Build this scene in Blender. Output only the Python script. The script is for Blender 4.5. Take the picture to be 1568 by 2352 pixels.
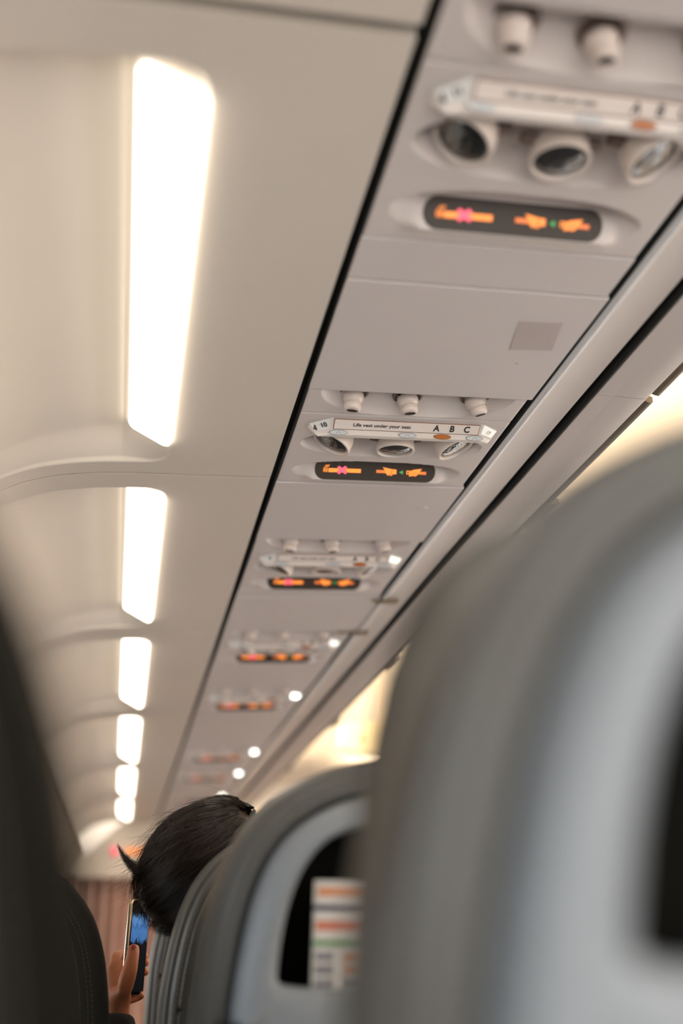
import bpy, bmesh, math, random
import numpy as np
from mathutils import Vector, Matrix
random.seed(4); rng = np.random.default_rng(4)
for o in list(bpy.data.objects): bpy.data.objects.remove(o)
SC = bpy.context.scene
COL = SC.collection
EYE = 1.0                                   # camera height above the cabin floor

# ---------------------------------------------------------------- camera
TH = math.radians(22.955); PS = math.radians(11.567); FPX = 2335.0
cam = bpy.data.objects.new('camera', bpy.data.cameras.new('camera')); COL.objects.link(cam)
FW = Vector((math.sin(PS)*math.cos(TH), math.cos(PS)*math.cos(TH), math.sin(TH)))
RT = Vector((math.cos(PS), -math.sin(PS), 0)); UP = RT.cross(FW)
cam.matrix_world = Matrix(((RT.x, UP.x, -FW.x, 0), (RT.y, UP.y, -FW.y, 0), (RT.z, UP.z, -FW.z, EYE), (0, 0, 0, 1)))
cam.data.sensor_fit = 'VERTICAL'; cam.data.sensor_height = 35.25; cam.data.sensor_width = 23.5
cam.data.lens = 35.25*FPX/2352.0
cam.data.clip_start = 0.02; cam.data.clip_end = 60
cam.data.dof.use_dof = True; cam.data.dof.focus_distance = 1.76; cam.data.dof.aperture_fstop = 1.3
SC.camera = cam
SC.view_settings.view_transform = 'Standard'; SC.view_settings.look = 'None'
SC.view_settings.gamma = 1; SC.view_settings.exposure = 1.4; SC.view_settings.use_curve_mapping = False

def ray(x, y):
    d = RT*((x-784)/FPX) - UP*((y-1176)/FPX) + FW
    return d/d.y
def P(x, y, Y):                             # the cabin point seen at a pixel, at distance Y down the cabin
    d = ray(x, y)*Y
    return Vector((d.x, d.y, d.z+EYE))

# ---------------------------------------------------------------- world and large lights
W = bpy.data.worlds.new('world'); SC.world = W; W.use_nodes = True
bg = W.node_tree.nodes['Background']; bg.inputs[0].default_value = (1.0, 0.94, 0.88, 1); bg.inputs[1].default_value = 1.35

def area(name, loc, rot, sx, sy, power, color):
    l = bpy.data.lights.new(name, 'AREA'); l.shape = 'RECTANGLE'; l.size = sx; l.size_y = sy
    l.energy = power; l.color = color
    o = bpy.data.objects.new(name, l); COL.objects.link(o); o.location = loc; o.rotation_euler = rot
    return o
PI = math.pi
# daylight arriving through the cabin windows on both sides
for y in (-0.75, -0.22, 0.31, 0.85, 1.38, 1.91, 2.45, 3.5, 4.6):
    area('window_daylight', (-0.60, y, EYE-0.06), (0, -PI/2, 0), 0.30, 0.20, 2.6, (0.72, 0.86, 1.0))
for y in (-1.0, 0.5, 2.0, 3.5, 5.0, 6.5):
    area('window_daylight_far', (2.72, y, EYE-0.05), (0, PI/2, 0), 0.5, 1.2, 9, (0.85, 0.90, 1.0))
# warm strip lamps on top of the bins, washing the aisle ceiling
for y in (0.5, 2.5, 4.5, 6.5):
    area('aisle_cove_light', (0.93, y, EYE+0.93), (0, PI-0.6, 0), 0.06, 2.0, 15, (1.0, 0.83, 0.58))

for y in (0.5, 2.5, 4.5, 6.5):
    area('aisle_cove_light_right', (1.70, y, EYE+0.93), (0, PI+0.6, 0), 0.06, 2.0, 13, (1.0, 0.84, 0.62))

# ---------------------------------------------------------------- materials
def mat(name, color, rough=0.5, metal=0.0, emit=None, strength=0.0, noise=0.0, nscale=40, bump=0.0, bscale=200, coat=0.0, spec=0.5, stretch=None):
    m = bpy.data.materials.new(name); m.use_nodes = True; nt = m.node_tree; b = nt.nodes['Principled BSDF']
    c = (*color, 1); b.inputs['Base Color'].default_value = c
    b.inputs['Roughness'].default_value = rough; b.inputs['Metallic'].default_value = metal
    b.inputs['Specular IOR Level'].default_value = spec
    b.inputs['Coat Weight'].default_value = coat
    if emit: b.inputs['Emission Color'].default_value = (*emit, 1); b.inputs['Emission Strength'].default_value = strength
    if noise or bump:
        tc = nt.nodes.new('ShaderNodeTexCoord'); mp = nt.nodes.new('ShaderNodeMapping'); nt.links.new(tc.outputs['Object'], mp.inputs[0])
        if stretch: mp.inputs['Scale'].default_value = stretch
    if noise:
        n = nt.nodes.new('ShaderNodeTexNoise'); n.inputs['Scale'].default_value = nscale; n.inputs['Detail'].default_value = 4
        nt.links.new(mp.outputs[0], n.inputs['Vector'])
        mx = nt.nodes.new('ShaderNodeMix'); mx.data_type = 'RGBA'
        mx.inputs[6].default_value = tuple(x*(1-noise) for x in color)+(1,); mx.inputs[7].default_value = tuple(min(1, x*(1+noise)) for x in color)+(1,)
        nt.links.new(n.outputs[0], mx.inputs[0]); nt.links.new(mx.outputs[2], b.inputs['Base Color'])
    if bump:
        n2 = nt.nodes.new('ShaderNodeTexNoise'); n2.inputs['Scale'].default_value = bscale; n2.inputs['Detail'].default_value = 3
        nt.links.new(mp.outputs[0], n2.inputs['Vector'])
        bp = nt.nodes.new('ShaderNodeBump'); bp.inputs['Strength'].default_value = bump; bp.inputs['Distance'].default_value = 0.002
        nt.links.new(n2.outputs[0], bp.inputs['Height']); nt.links.new(bp.outputs[0], b.inputs['Normal'])
    return m
M = {}
M['panel'] = mat('cream_panel', (0.615, 0.55, 0.475), 0.45, noise=0.03, nscale=3, spec=0.35)
M['psu'] = mat('grey_cream_plastic', (0.60, 0.54, 0.505), 0.42, noise=0.02, nscale=6, bump=0.12, bscale=900, spec=0.4)
M['filler'] = mat('filler_plastic', (0.58, 0.53, 0.505), 0.45, noise=0.02, nscale=6, bump=0.12, bscale=900, spec=0.4)
M['bin'] = mat('bin_plastic', (0.49, 0.44, 0.405), 0.40, noise=0.02, nscale=3, spec=0.4)
M['rail'] = mat('pale_rail', (0.66, 0.66, 0.66), 0.22, spec=0.6)
M['black'] = mat('black_gap', (0.012, 0.012, 0.010), 0.8)
M['dark'] = mat('dark_plastic', (0.055, 0.05, 0.038), 0.5)
M['latch'] = mat('latch_grey', (0.20, 0.17, 0.14), 0.4)
M['lipm'] = mat('lip_brown', (0.13, 0.10, 0.06), 0.5)
M['bronze'] = mat('hinge_metal', (0.22, 0.17, 0.11), 0.4, metal=0.4)
M['lens'] = mat('lamp_lens', (0.9, 0.9, 0.88), 0.4, emit=(1.0, 0.90, 0.76), strength=2.5)
M['ceil'] = mat('aisle_ceiling', (0.74, 0.66, 0.55), 0.5, noise=0.03, nscale=2)
M['nozzle'] = mat('nozzle_plastic', (0.62, 0.53, 0.47), 0.3, spec=0.5)
M['socket'] = mat('socket_plastic', (0.16, 0.11, 0.085), 0.5)
M['hole'] = mat('nozzle_hole', (0.01, 0.008, 0.007), 0.7)
M['bezel'] = mat('bezel_plastic', (0.60, 0.52, 0.46), 0.3, spec=0.5)
M['reflect'] = mat('lamp_reflector', (0.11, 0.11, 0.108), 0.12, metal=0.9, bump=1.0, bscale=90)
M['glassdark'] = mat('sign_glass', (0.052, 0.040, 0.032), 0.4, spec=0.25, bump=0.05, bscale=500)
M['orange'] = mat('lit_orange', (0.3, 0.1, 0.02), 0.4, emit=(1.0, 0.26, 0.035), strength=0.52)
M['orange2'] = mat('lit_orange_dim', (0.3, 0.1, 0.02), 0.4, emit=(1.0, 0.20, 0.04), strength=0.36)
M['pink'] = mat('lit_pink', (0.4, 0.05, 0.08), 0.4, emit=(1.0, 0.10, 0.16), strength=0.50)
M['green'] = mat('lit_green', (0.02, 0.2, 0.05), 0.4, emit=(0.08, 0.40, 0.08), strength=0.28)
M['outline'] = mat('sign_outline', (0.20, 0.05, 0.02), 0.5)
M['placard'] = mat('placard_plastic', (0.66, 0.60, 0.55), 0.35)
M['placlip'] = mat('placard_lip', (0.52, 0.54, 0.54), 0.35)
M['label'] = mat('label_card', (0.72, 0.64, 0.58), 0.4)
M['labelrim'] = mat('label_rim', (0.22, 0.09, 0.05), 0.5)
M['ink'] = mat('dark_ink', (0.035, 0.028, 0.028), 0.5)
M['greyink'] = mat('grey_ink', (0.13, 0.09, 0.09), 0.5)
M['brownink'] = mat('brown_ink', (0.35, 0.13, 0.07), 0.5)
M['amber'] = mat('amber_button', (0.42, 0.12, 0.012), 0.4)
M['mark'] = mat('row_marker', (0.75, 0.75, 0.72), 0.4)
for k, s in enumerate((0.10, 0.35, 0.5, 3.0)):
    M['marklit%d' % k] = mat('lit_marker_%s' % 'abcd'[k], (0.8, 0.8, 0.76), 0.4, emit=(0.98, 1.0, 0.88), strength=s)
M['sticker'] = mat('faded_sticker', (0.44, 0.38, 0.36), 0.45)
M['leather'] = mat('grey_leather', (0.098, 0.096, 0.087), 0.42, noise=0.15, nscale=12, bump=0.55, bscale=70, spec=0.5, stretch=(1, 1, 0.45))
M['leather_shaded'] = mat('shaded_grey_leather', (0.0065, 0.006, 0.0042), 0.65, noise=0.15, nscale=12, bump=0.55, bscale=70, spec=0.06, stretch=(1, 1, 0.45))  # darkened copy of the grey leather, shade painted into the base colour
M['shell'] = mat('seat_shell', (0.245, 0.268, 0.288), 0.42, spec=0.4)
M['pocket'] = mat('pocket_dark', (0.004, 0.004, 0.003), 0.8, spec=0.05)
M['thread'] = mat('thread', (0.20, 0.19, 0.165), 0.7)
M['metal'] = mat('seat_metal', (0.4, 0.4, 0.42), 0.35, metal=0.8)
M['carpet'] = mat('carpet', (0.05, 0.055, 0.07), 0.95, noise=0.4, nscale=300)
M['wall'] = mat('sidewall', (0.34, 0.28, 0.21), 0.6, noise=0.04, nscale=4)
M['bulk'] = mat('bulkhead', (0.72, 0.64, 0.54), 0.5)
M['curtain'] = mat('curtain_cloth', (0.52, 0.33, 0.27), 0.85, noise=0.15, nscale=5)
M['skin'] = mat('skin', (0.47, 0.155, 0.062), 0.5, noise=0.12, nscale=60, bump=0.3, bscale=160)
M['nail'] = mat('thumb_nail', (0.30, 0.06, 0.06), 0.3)
M['sweater'] = mat('black_knit', (0.008, 0.008, 0.009), 0.9)
M['hair'] = mat('dark_hair', (0.020, 0.011, 0.006), 0.33, spec=0.7, noise=0.6, nscale=50)
M['gold'] = mat('phone_gold', (0.85, 0.66, 0.47), 0.22, metal=0.85)
M['glass'] = mat('phone_glass', (0.006, 0.006, 0.008), 0.12, spec=0.0)
M['paper'] = mat('card_paper', (0.66, 0.63, 0.58), 0.5)
M['cardred'] = mat('card_red', (0.62, 0.16, 0.08), 0.5); M['cardor'] = mat('card_orange', (0.68, 0.28, 0.12), 0.5)
M['cardgreen'] = mat('card_green', (0.06, 0.26, 0.05), 0.5); M['cardblue'] = mat('card_blue', (0.03, 0.04, 0.09), 0.5)
M['cardgrey'] = mat('card_grey', (0.20, 0.20, 0.22), 0.5)
M['exitbox'] = mat('exit_housing', (0.72, 0.62, 0.40), 0.4, emit=(1.0, 0.80, 0.42), strength=0.08)
M['exitink'] = mat('exit_letters', (0.50, 0.14, 0.04), 0.5)
# ribbed lens: fine grooves along the lamp
nt = M['lens'].node_tree; b = nt.nodes['Principled BSDF']
tc = nt.nodes.new('ShaderNodeTexCoord'); wv = nt.nodes.new('ShaderNodeTexWave'); wv.inputs['Scale'].default_value = 60
wv.bands_direction = 'X'; nt.links.new(tc.outputs['Object'], wv.inputs['Vector'])
bp = nt.nodes.new('ShaderNodeBump'); bp.inputs['Strength'].default_value = 0.4; bp.inputs['Distance'].default_value = 0.001
nt.links.new(wv.outputs[1], bp.inputs['Height']); nt.links.new(bp.outputs[0], b.inputs['Normal'])
# phone picture: a blue sky over black tree tops
def screen_mat():
    m = bpy.data.materials.new('phone_picture'); m.use_nodes = True; nt = m.node_tree; b = nt.nodes['Principled BSDF']
    b.inputs['Base Color'].default_value = (0.01, 0.01, 0.012, 1); b.inputs['Roughness'].default_value = 0.15; b.inputs['Specular IOR Level'].default_value = 0.0
    tc = nt.nodes.new('ShaderNodeTexCoord'); sp = nt.nodes.new('ShaderNodeSeparateXYZ'); nt.links.new(tc.outputs['Object'], sp.inputs[0])
    n = nt.nodes.new('ShaderNodeTexNoise'); n.inputs['Scale'].default_value = 90; n.inputs['Detail'].default_value = 6; nt.links.new(tc.outputs['Object'], n.inputs['Vector'])
    a = nt.nodes.new('ShaderNodeMath'); a.operation = 'MULTIPLY_ADD'; nt.links.new(n.outputs[0], a.inputs[0]); a.inputs[1].default_value = 0.03; nt.links.new(sp.outputs[2], a.inputs[2])
    r = nt.nodes.new('ShaderNodeValToRGB'); nt.links.new(a.outputs[0], r.inputs[0])
    e = r.color_ramp.elements; e[0].position = 0.100; e[0].color = (0.002, 0.003, 0.004, 1); e[1].position = 0.105; e[1].color = (0.045, 0.13, 0.32, 1)
    for p, c in ((0.123, (0.05, 0.15, 0.36, 1)), (0.126, (0.02, 0.07, 0.20, 1)), (0.129, (0.07, 0.18, 0.40, 1)), (0.144, (0.09, 0.22, 0.45, 1)), (0.1455, (0.002, 0.002, 0.003, 1))):
        q = e.new(p); q.color = c
    nt.links.new(r.outputs[0], b.inputs['Emission Color']); b.inputs['Emission Strength'].default_value = 0.45
    return m
M['picture'] = screen_mat()

# ---------------------------------------------------------------- helpers
def T(o, label=None, cat=None, group=None, kind=None):
    if label: o['label'] = label
    if cat: o['category'] = cat
    if group: o['group'] = group
    if kind: o['kind'] = kind
    return o
def empty(name, loc, rot=(0, 0, 0)):
    o = bpy.data.objects.new(name, None); COL.objects.link(o); o.location = loc; o.rotation_euler = rot; o.empty_display_size = 0.05
    return o
class MB:
    def __init__(s): s.v = []; s.f = []
    def add(s, v, f):
        n = len(s.v); s.v += [tuple(p) for p in v]; s.f += [tuple(i+n for i in q) for q in f]; return s
    def box(s, a, b):
        x0, y0, z0 = a; x1, y1, z1 = b
        return s.add([(x0,y0,z0),(x1,y0,z0),(x1,y1,z0),(x0,y1,z0),(x0,y0,z1),(x1,y0,z1),(x1,y1,z1),(x0,y1,z1)],
                     [(0,3,2,1),(4,5,6,7),(0,1,5,4),(1,2,6,5),(2,3,7,6),(3,0,4,7)])
    def prism(s, poly, h0, h1, fn=lambda a, b, h: (a, b, h)):
        n = len(poly)
        s.add([fn(a, b, h0) for a, b in poly]+[fn(a, b, h1) for a, b in poly],
              [tuple(range(n))[::-1], tuple(range(n, 2*n))]+[(i, (i+1) % n, n+(i+1) % n, n+i) for i in range(n)])
        return s
    def tube(s, pts, r, k=8, cap=True):
        pts = [Vector(p) for p in pts]; rs = r if isinstance(r, (list, tuple)) else [r]*len(pts)
        rings = []
        up = Vector((0.13, 0.31, 0.94))
        for i, p in enumerate(pts):
            d = (pts[min(i+1, len(pts)-1)]-pts[max(i-1, 0)]).normalized()
            u = d.cross(up)
            if u.length < 1e-4: u = d.cross(Vector((1, 0, 0)))
            u.normalize(); w = d.cross(u)
            rings.append([p+(u*math.cos(2*PI*j/k)+w*math.sin(2*PI*j/k))*rs[i] for j in range(k)])
        v = [q for R_ in rings for q in R_]
        f = [(i*k+j, i*k+(j+1) % k, (i+1)*k+(j+1) % k, (i+1)*k+j) for i in range(len(pts)-1) for j in range(k)]
        if cap: f += [tuple(range(k))[::-1], tuple((len(pts)-1)*k+j for j in range(k))]
        return s.add(v, f)
    def lathe(s, prof, org=(0, 0, 0), axis=(0, 0, 1), k=32):
        ax = Vector(axis).normalized(); u = ax.cross(Vector((0, 1, 0.01))).normalized(); w = ax.cross(u); o = Vector(org)
        v = [o+ax*h+(u*math.cos(2*PI*j/k)+w*math.sin(2*PI*j/k))*r for r, h in prof for j in range(k)]
        f = [(i*k+j, i*k+(j+1) % k, (i+1)*k+(j+1) % k, (i+1)*k+j) for i in range(len(prof)-1) for j in range(k)]
        f += [tuple(range(k))[::-1], tuple((len(prof)-1)*k+j for j in range(k))]
        return s.add(v, f)
    def rings(s, rings, cap0=False, cap1=False):
        n = len(rings[0]); v = [p for r in rings for p in r]
        f = [(i*n+j, i*n+(j+1) % n, (i+1)*n+(j+1) % n, (i+1)*n+j) for i in range(len(rings)-1) for j in range(n)]
        if cap0: f.append(tuple(range(n))[::-1])
        if cap1: f.append(tuple((len(rings)-1)*n+j for j in range(n)))
        return s.add(v, f)
    def build(s, name, m, parent=None, smooth=False, bevel=0, mods=None, angle=40):
        me = bpy.data.meshes.new(name); me.from_pydata(s.v, [], s.f)
        bm = bmesh.new(); bm.from_mesh(me)
        bmesh.ops.recalc_face_normals(bm, faces=bm.faces); bm.to_mesh(me); bm.free()
        me.materials.append(M[m] if isinstance(m, str) else m)
        o = bpy.data.objects.new(name, me); COL.objects.link(o); o.parent = parent
        if smooth:
            me.shade_smooth()
            me.set_sharp_from_angle(angle=math.radians(angle))
        if bevel:
            b = o.modifiers.new('bevel', 'BEVEL'); b.width = bevel; b.segments = 3; b.limit_method = 'ANGLE'; b.angle_limit = math.radians(40)
        return o
def grid(nx, ny, fn, name, m, parent, skirt=None):
    pts = [fn(i, j) for i in range(nx) for j in range(ny)]
    f = [(i*ny+j, (i+1)*ny+j, (i+1)*ny+j+1, i*ny+j+1) for i in range(nx-1) for j in range(ny-1)]
    me = bpy.data.meshes.new(name); me.from_pydata(pts, [], f); me.materials.append(M[m]); me.shade_smooth()
    me.set_sharp_from_angle(angle=math.radians(50))
    o = bpy.data.objects.new(name, me); COL.objects.link(o); o.parent = parent
    return o
def copy_tree(o, parent=None):
    c = o.copy(); COL.objects.link(c); c.parent = parent
    for ch in [x for x in bpy.data.objects if x.parent == o]: copy_tree(ch, c)
    return c
def text_part(name, body, size, m, parent, mtx, bold=0.0, sx=1.0, extr=0.00025, spacing=1.0):
    cu = bpy.data.curves.new(name, 'FONT'); cu.body = body; cu.size = size; cu.align_x = 'CENTER'; cu.align_y = 'CENTER'
    cu.extrude = extr; cu.offset = bold; cu.space_character = spacing
    tmp = bpy.data.objects.new(name+'_tmp', cu); COL.objects.link(tmp)
    dg = bpy.context.evaluated_depsgraph_get(); dg.update()
    me = bpy.data.meshes.new_from_object(tmp.evaluated_get(dg)); bpy.data.objects.remove(tmp)
    me.transform(mtx @ Matrix.Diagonal((sx, 1, 1, 1))); me.materials.clear(); me.materials.append(M[m]); me.name = name
    o = bpy.data.objects.new(name, me); COL.objects.link(o); o.parent = parent
    return o
def sstep(a, b, x):
    t = min(1, max(0, (x-a)/(b-a))); return t*t*(3-2*t)
def interp(x, xs, ys): return float(np.interp(x, xs, ys))
def frame(origin, ex, ey):                   # matrix whose x,y axes lie along ex,ey
    ex = Vector(ex).normalized(); ey = Vector(ey).normalized(); ez = ex.cross(ey)
    return Matrix(((ex.x, ey.x, ez.x, origin[0]), (ex.y, ey.y, ez.y, origin[1]), (ex.z, ey.z, ez.z, origin[2]), (0, 0, 0, 1)))

# ================================================================ THE SETTING
def struct(o): o['kind'] = 'structure'; return o
struct(MB().box((-0.75, -1.6, -0.05), (3.0, 9.2, 0)).build('floor', 'carpet'))
# left sidewall with window openings: pillars between windows, band below, band above, panel under the cove
wm = MB()
wx0, wx1 = -0.56, -0.53
ys = [-1.62+0.533*i for i in range(21)]
wm.box((wx0, -1.6, 0.0), (wx1, 9.2, EYE-0.22)); wm.box((wx0, -1.6, EYE+0.12), (wx1, 9.2, EYE+0.42))
for i, y in enumerate(ys):
    wm.box((wx0, y+0.115, EYE-0.22), (wx1, y+0.418, EYE+0.12))
# leaning upper part that meets the cove panels
wm.prism([(-0.56, 0.42), (-0.53, 0.42), (-0.40, 0.640), (-0.345, 0.70), (-0.37, 0.73), (-0.56, 0.60)], -1.6, 9.2, lambda a, b, h: (a, h, b+EYE))
struct(wm.build('wall_left', 'wall'))
wr = MB(); wr.box((2.60, -1.6, 0.0), (2.63, 9.2, EYE-0.22)); wr.box((2.60, -1.6, EYE+0.12), (2.63, 9.2, EYE+1.0))
for y in ys: wr.box((2.60, y+0.115, EYE-0.22), (2.63, y+0.418, EYE+0.12))
struct(wr.build('wall_right', 'panel'))
# dark backing above the panels
struct(MB().box((-0.56, -1.6, EYE+0.93), (0.80, 8.4, EYE+0.95)).build('ceiling', 'dark'))
# aisle ceiling: shallow vault in sections
def aisle_vault():
    m = MB(); xs = np.linspace(0.86, 1.76, 19)
    for y0, y1 in zip(SEAMS[:-1], SEAMS[1:]):
        pr = [(x, EYE+1.10+0.17*(1-((x-1.31)/0.45)**2)) for x in xs]
        m.prism(pr+[(x, z+0.02) for x, z in pr[::-1]], y0+0.012, y1-0.012, lambda a, b, h: (a, h, b))
    m.box((0.86, -1.6, EYE+1.30), (1.76, 9.2, EYE+1.32))
    return m
SEAMS = [-1.6+0.85*i for i in range(0, 13)]
struct(aisle_vault().build('ceiling_aisle', 'ceil', smooth=True))
# front bulkhead behind the curtain
struct(MB().box((-0.75, 9.2, 0), (3.0, 9.24, EYE+1.35)).build('wall_front', 'bulk'))

# ================================================================ COVE PANELS WITH STRIP LIGHTS
PX = [-0.345, -0.31, -0.264, -0.217, -0.168, -0.10, -0.03, 0.087, 0.2185]
PZ = [0.672, 0.708, 0.742, 0.766, 0.781, 0.793, 0.799, 0.8045, 0.812]
# smooth the profile
def prof(x):
    w = 0.02
    return (interp(x-w, PX, PZ)+2*interp(x, PX, PZ)+interp(x+w, PX, PZ))/4 if x < 0.19 else interp(x, PX, PZ)
L0 = 1.06
def recess(x, y):
    xe, y0, y1, r = 0.031, 0.067, L0-0.048, 0.045
    # rounded-corner distance inside the recess (open towards the wall)
    dx = xe-x; dy0 = y-y0; dy1 = y1-y
    dy = min(dy0, dy1)
    if dx < r and dy < r: d = r-math.hypot(r-dx, r-dy)
    else: d = min(dx, dy)
    if d <= 0: return 0
    D = interp(x, [-0.345, -0.30, -0.12, -0.058, 0.027], [0.006, 0.014, 0.036, 0.044, 0.002])
    fe = 0.010 if dy0 < dy1 else 0.055
    e = min(1, dy0/0.010) if dy0 < dy1 else sstep(-0.025, 0.085, dy1)
    return D*e*min(1, d/0.006)
# sample positions
xsam = sorted(set([round(x, 4) for x in np.linspace(-0.345, -0.06, 40)]+[round(x, 4) for x in np.linspace(-0.06, 0.036, 40)]+[round(x, 4) for x in np.linspace(0.04, 0.2185, 14)]))
ysam = sorted(set([round(y, 4) for y in list(np.linspace(0.0035, 0.10, 44))+list(np.linspace(0.10, L0-0.12, 40))+list(np.linspace(L0-0.12, L0-0.0035, 50))]))
def cove_panel():
    root = empty('cove_ceiling_panel', (0, 0, EYE))
    def fn(i, j):
        # one extra row on every side folds up as the panel's edge
        ii = min(max(i-1, 0), len(xsam)-1); jj = min(max(j-1, 0), len(ysam)-1)
        x = xsam[ii]; y = ysam[jj]; z = prof(x)+recess(x, y)
        nx = -0.35*sstep(-0.12, -0.33, -x*0+x) if False else 0
        if i == 0: z += 0.0; x -= 0.012
        if i == len(xsam)+1: z += 0.03
        if j == 0 or j == len(ysam)+1: z += 0.022
        return (x, y, z)
    grid(len(xsam)+2, len(ysam)+2, fn, 'panel_skin', 'panel', root)
    # lens: a tilted slab with rounded corners
    a = Vector((0.0255, 0, 0.7945)); b = Vector((-0.047, 0, 0.8330)); n = Vector((-0.48, 0, -0.877))
    y0, y1 = 0.106, L0-0.130
    def slab(off, ins):
        pts = []; wdt = (b-a).length; r = 0.012
        for cx_, cy_, s0 in ((ins+r, y0+ins+r, 180), (wdt-ins-r, y0+ins+r, 270), (wdt-ins-r, y1-ins-r, 0), (ins+r, y1-ins-r, 90)):
            for q in range(7):
                an = math.radians(s0+q*15); u = cx_+r*math.cos(an); v = cy_+r*math.sin(an)
                p = a+(b-a)*(u/wdt)+n*off; pts.append((p.x, v, p.z))
        return pts
    m = MB(); m.rings([slab(-0.004, 0), slab(0.003, 0), slab(0.006, 0.003)], True, True)
    m.build('strip_light_lens', 'lens', root, smooth=True)
    # slim white reveal around the lens
    return root
CY = [-0.36, 0.700, 1.742, 2.815, 3.92, 5.20, 6.48, 7.72]
clab = ['cream cove ceiling panel nearest the camera, only its front edge at the top of the photo',
        'large cream cove ceiling panel with long white strip light at upper left',
        'cream cove ceiling panel with glowing strip light just ahead of the largest one',
        'third lit cove ceiling panel, between two curved ribs above the dark left seat',
        'fourth lit cove ceiling panel down the cabin, beside the middle service units',
        'fifth lit cove ceiling panel down the cabin, well ahead of the dark left seat',
        'farthest lit cove ceiling panel, next to the front header']
cp = cove_panel()
for k in range(7):
    o = cp if k == 0 else copy_tree(cp)
    o.location = (0, CY[k], EYE); o.scale = (1, (CY[k+1]-CY[k])/L0, 1)
    T(o, clab[k], 'ceiling panel', 'cove ceiling panels along the window side')
    if k == 0: nearest_cove = o; o.scale = (1, 1.048/L0, 1); o.location = (0, CY[0], EYE-0.003)
for c in [c for c in bpy.data.objects if c.parent == nearest_cove and c.name.startswith('strip_light_lens')]:   # this lamp is switched off
    c.data = c.data.copy(); c.data.materials[0] = M['mark']

# dark channel between cove panels and service strip, and beside the bins
g1 = MB().box((0.2180, -1.0, EYE+0.835), (0.2340, 7.72, EYE+0.86)); g1.box((0.2310, -1.0, EYE+0.8145), (0.2322, 7.72, EYE+0.835)); struct(g1.build('trim_1', 'black'))
g2 = MB().box((0.590, -1.0, EYE+0.852), (0.640, 7.72, EYE+0.875)); g2.box((0.6125, -1.0, EYE+0.8355), (0.6155, 7.72, EYE+0.852)); struct(g2.build('trim_2', 'black'))

# ================================================================ PASSENGER SERVICE UNITS
TILT = math.radians(3.2); PW = 0.3700; PL = 0.362; PXO = 0.2335; PZO = 0.8132
def pz(X): return EYE+PZO+math.tan(TILT)*(X-PXO)
def ell(x, xc, a, p=3.0): return max(0.0, 1-(abs(x-xc)/a)**p)**0.5
def psu_depth(x, y):
    d = 0.0
    # nozzle trough
    h = ell(x, 0.185, 0.164)
    if h > 0:
        y0, y1 = 0.003, 0.003+0.076*h
        if y0 < y < y1: d = max(d, 0.026*min(1, (y-y0)/0.004)*min(1, (y1-y)/0.048)**0.8*min(1, (h)/0.8))
    # reading lamp trough, three scallops at its aft edge
    h = ell(x, 0.185, 0.167)
    if h > 0:
        sc = 0.010*abs(math.sin((x-0.02)/0.33*3*PI))
        yc = 0.190; y0 = yc-(0.040+sc)*h; y1 = yc+0.050*h
        if y0 < y < y1: d = max(d, 0.024*min(1, (y-y0)/0.012)**0.8*min(1, (y1-y)/0.030)**0.8)
    h = ell(x, 0.1835, 0.1655, 2.6); yc = 0.306
    if h > 0:
        y0 = yc-0.044*h; y1 = yc+0.0435*h; xe = min(1, min(x-0.018, 0.349-x)/0.044)
        k = sstep(0.036, 0.064, x)*(1-sstep(0.308, 0.334, x))
        ze = min(0.026, (y-y0)*1.5, (y1-y)*0.85) if y0 < y < y1 else 0.0
        zc = 0.0
        if y0 < y < 0.3275: zc = min(0.030, (y-y0)*1.7, 0.0262-1.545*(y-0.304))
        elif 0.3275 <= y < 0.350: zc = -0.0105*(1-(y-0.3275)/0.0225)
        v = (k*zc+(1-k)*ze)*xe
        if abs(v) > 1e-6: d = v if y > 0.245 else max(d, v)
    # seam between nozzle section and the rest
    if abs(y-0.0815) < 0.0011: d = max(d, 0.0022)
    return d
def poly_part(name, polys, m, parent, z0, z1):
    b = MB()
    for p in polys: b.prism(p, z0, z1)
    return b.build(name, m, parent)
def sg(cx_, cy_):      # sign artwork coordinates to the unit's own coordinates
    return (0.0665+0.234*(cx_-222)/703, 0.0405*(cy_-516-0.027*(cx_-570))/124)
def sp3(x, v, h=0.0):                       # on the tilted sign glass: x along, v down its face, h out of it
    n = Vector((0, -0.840, -0.543)); q = Vector((x, 0.3035, 0.0240))+Vector((0, 0.543, -0.840))*v+n*h
    return (q.x, q.y, q.z)
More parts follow.
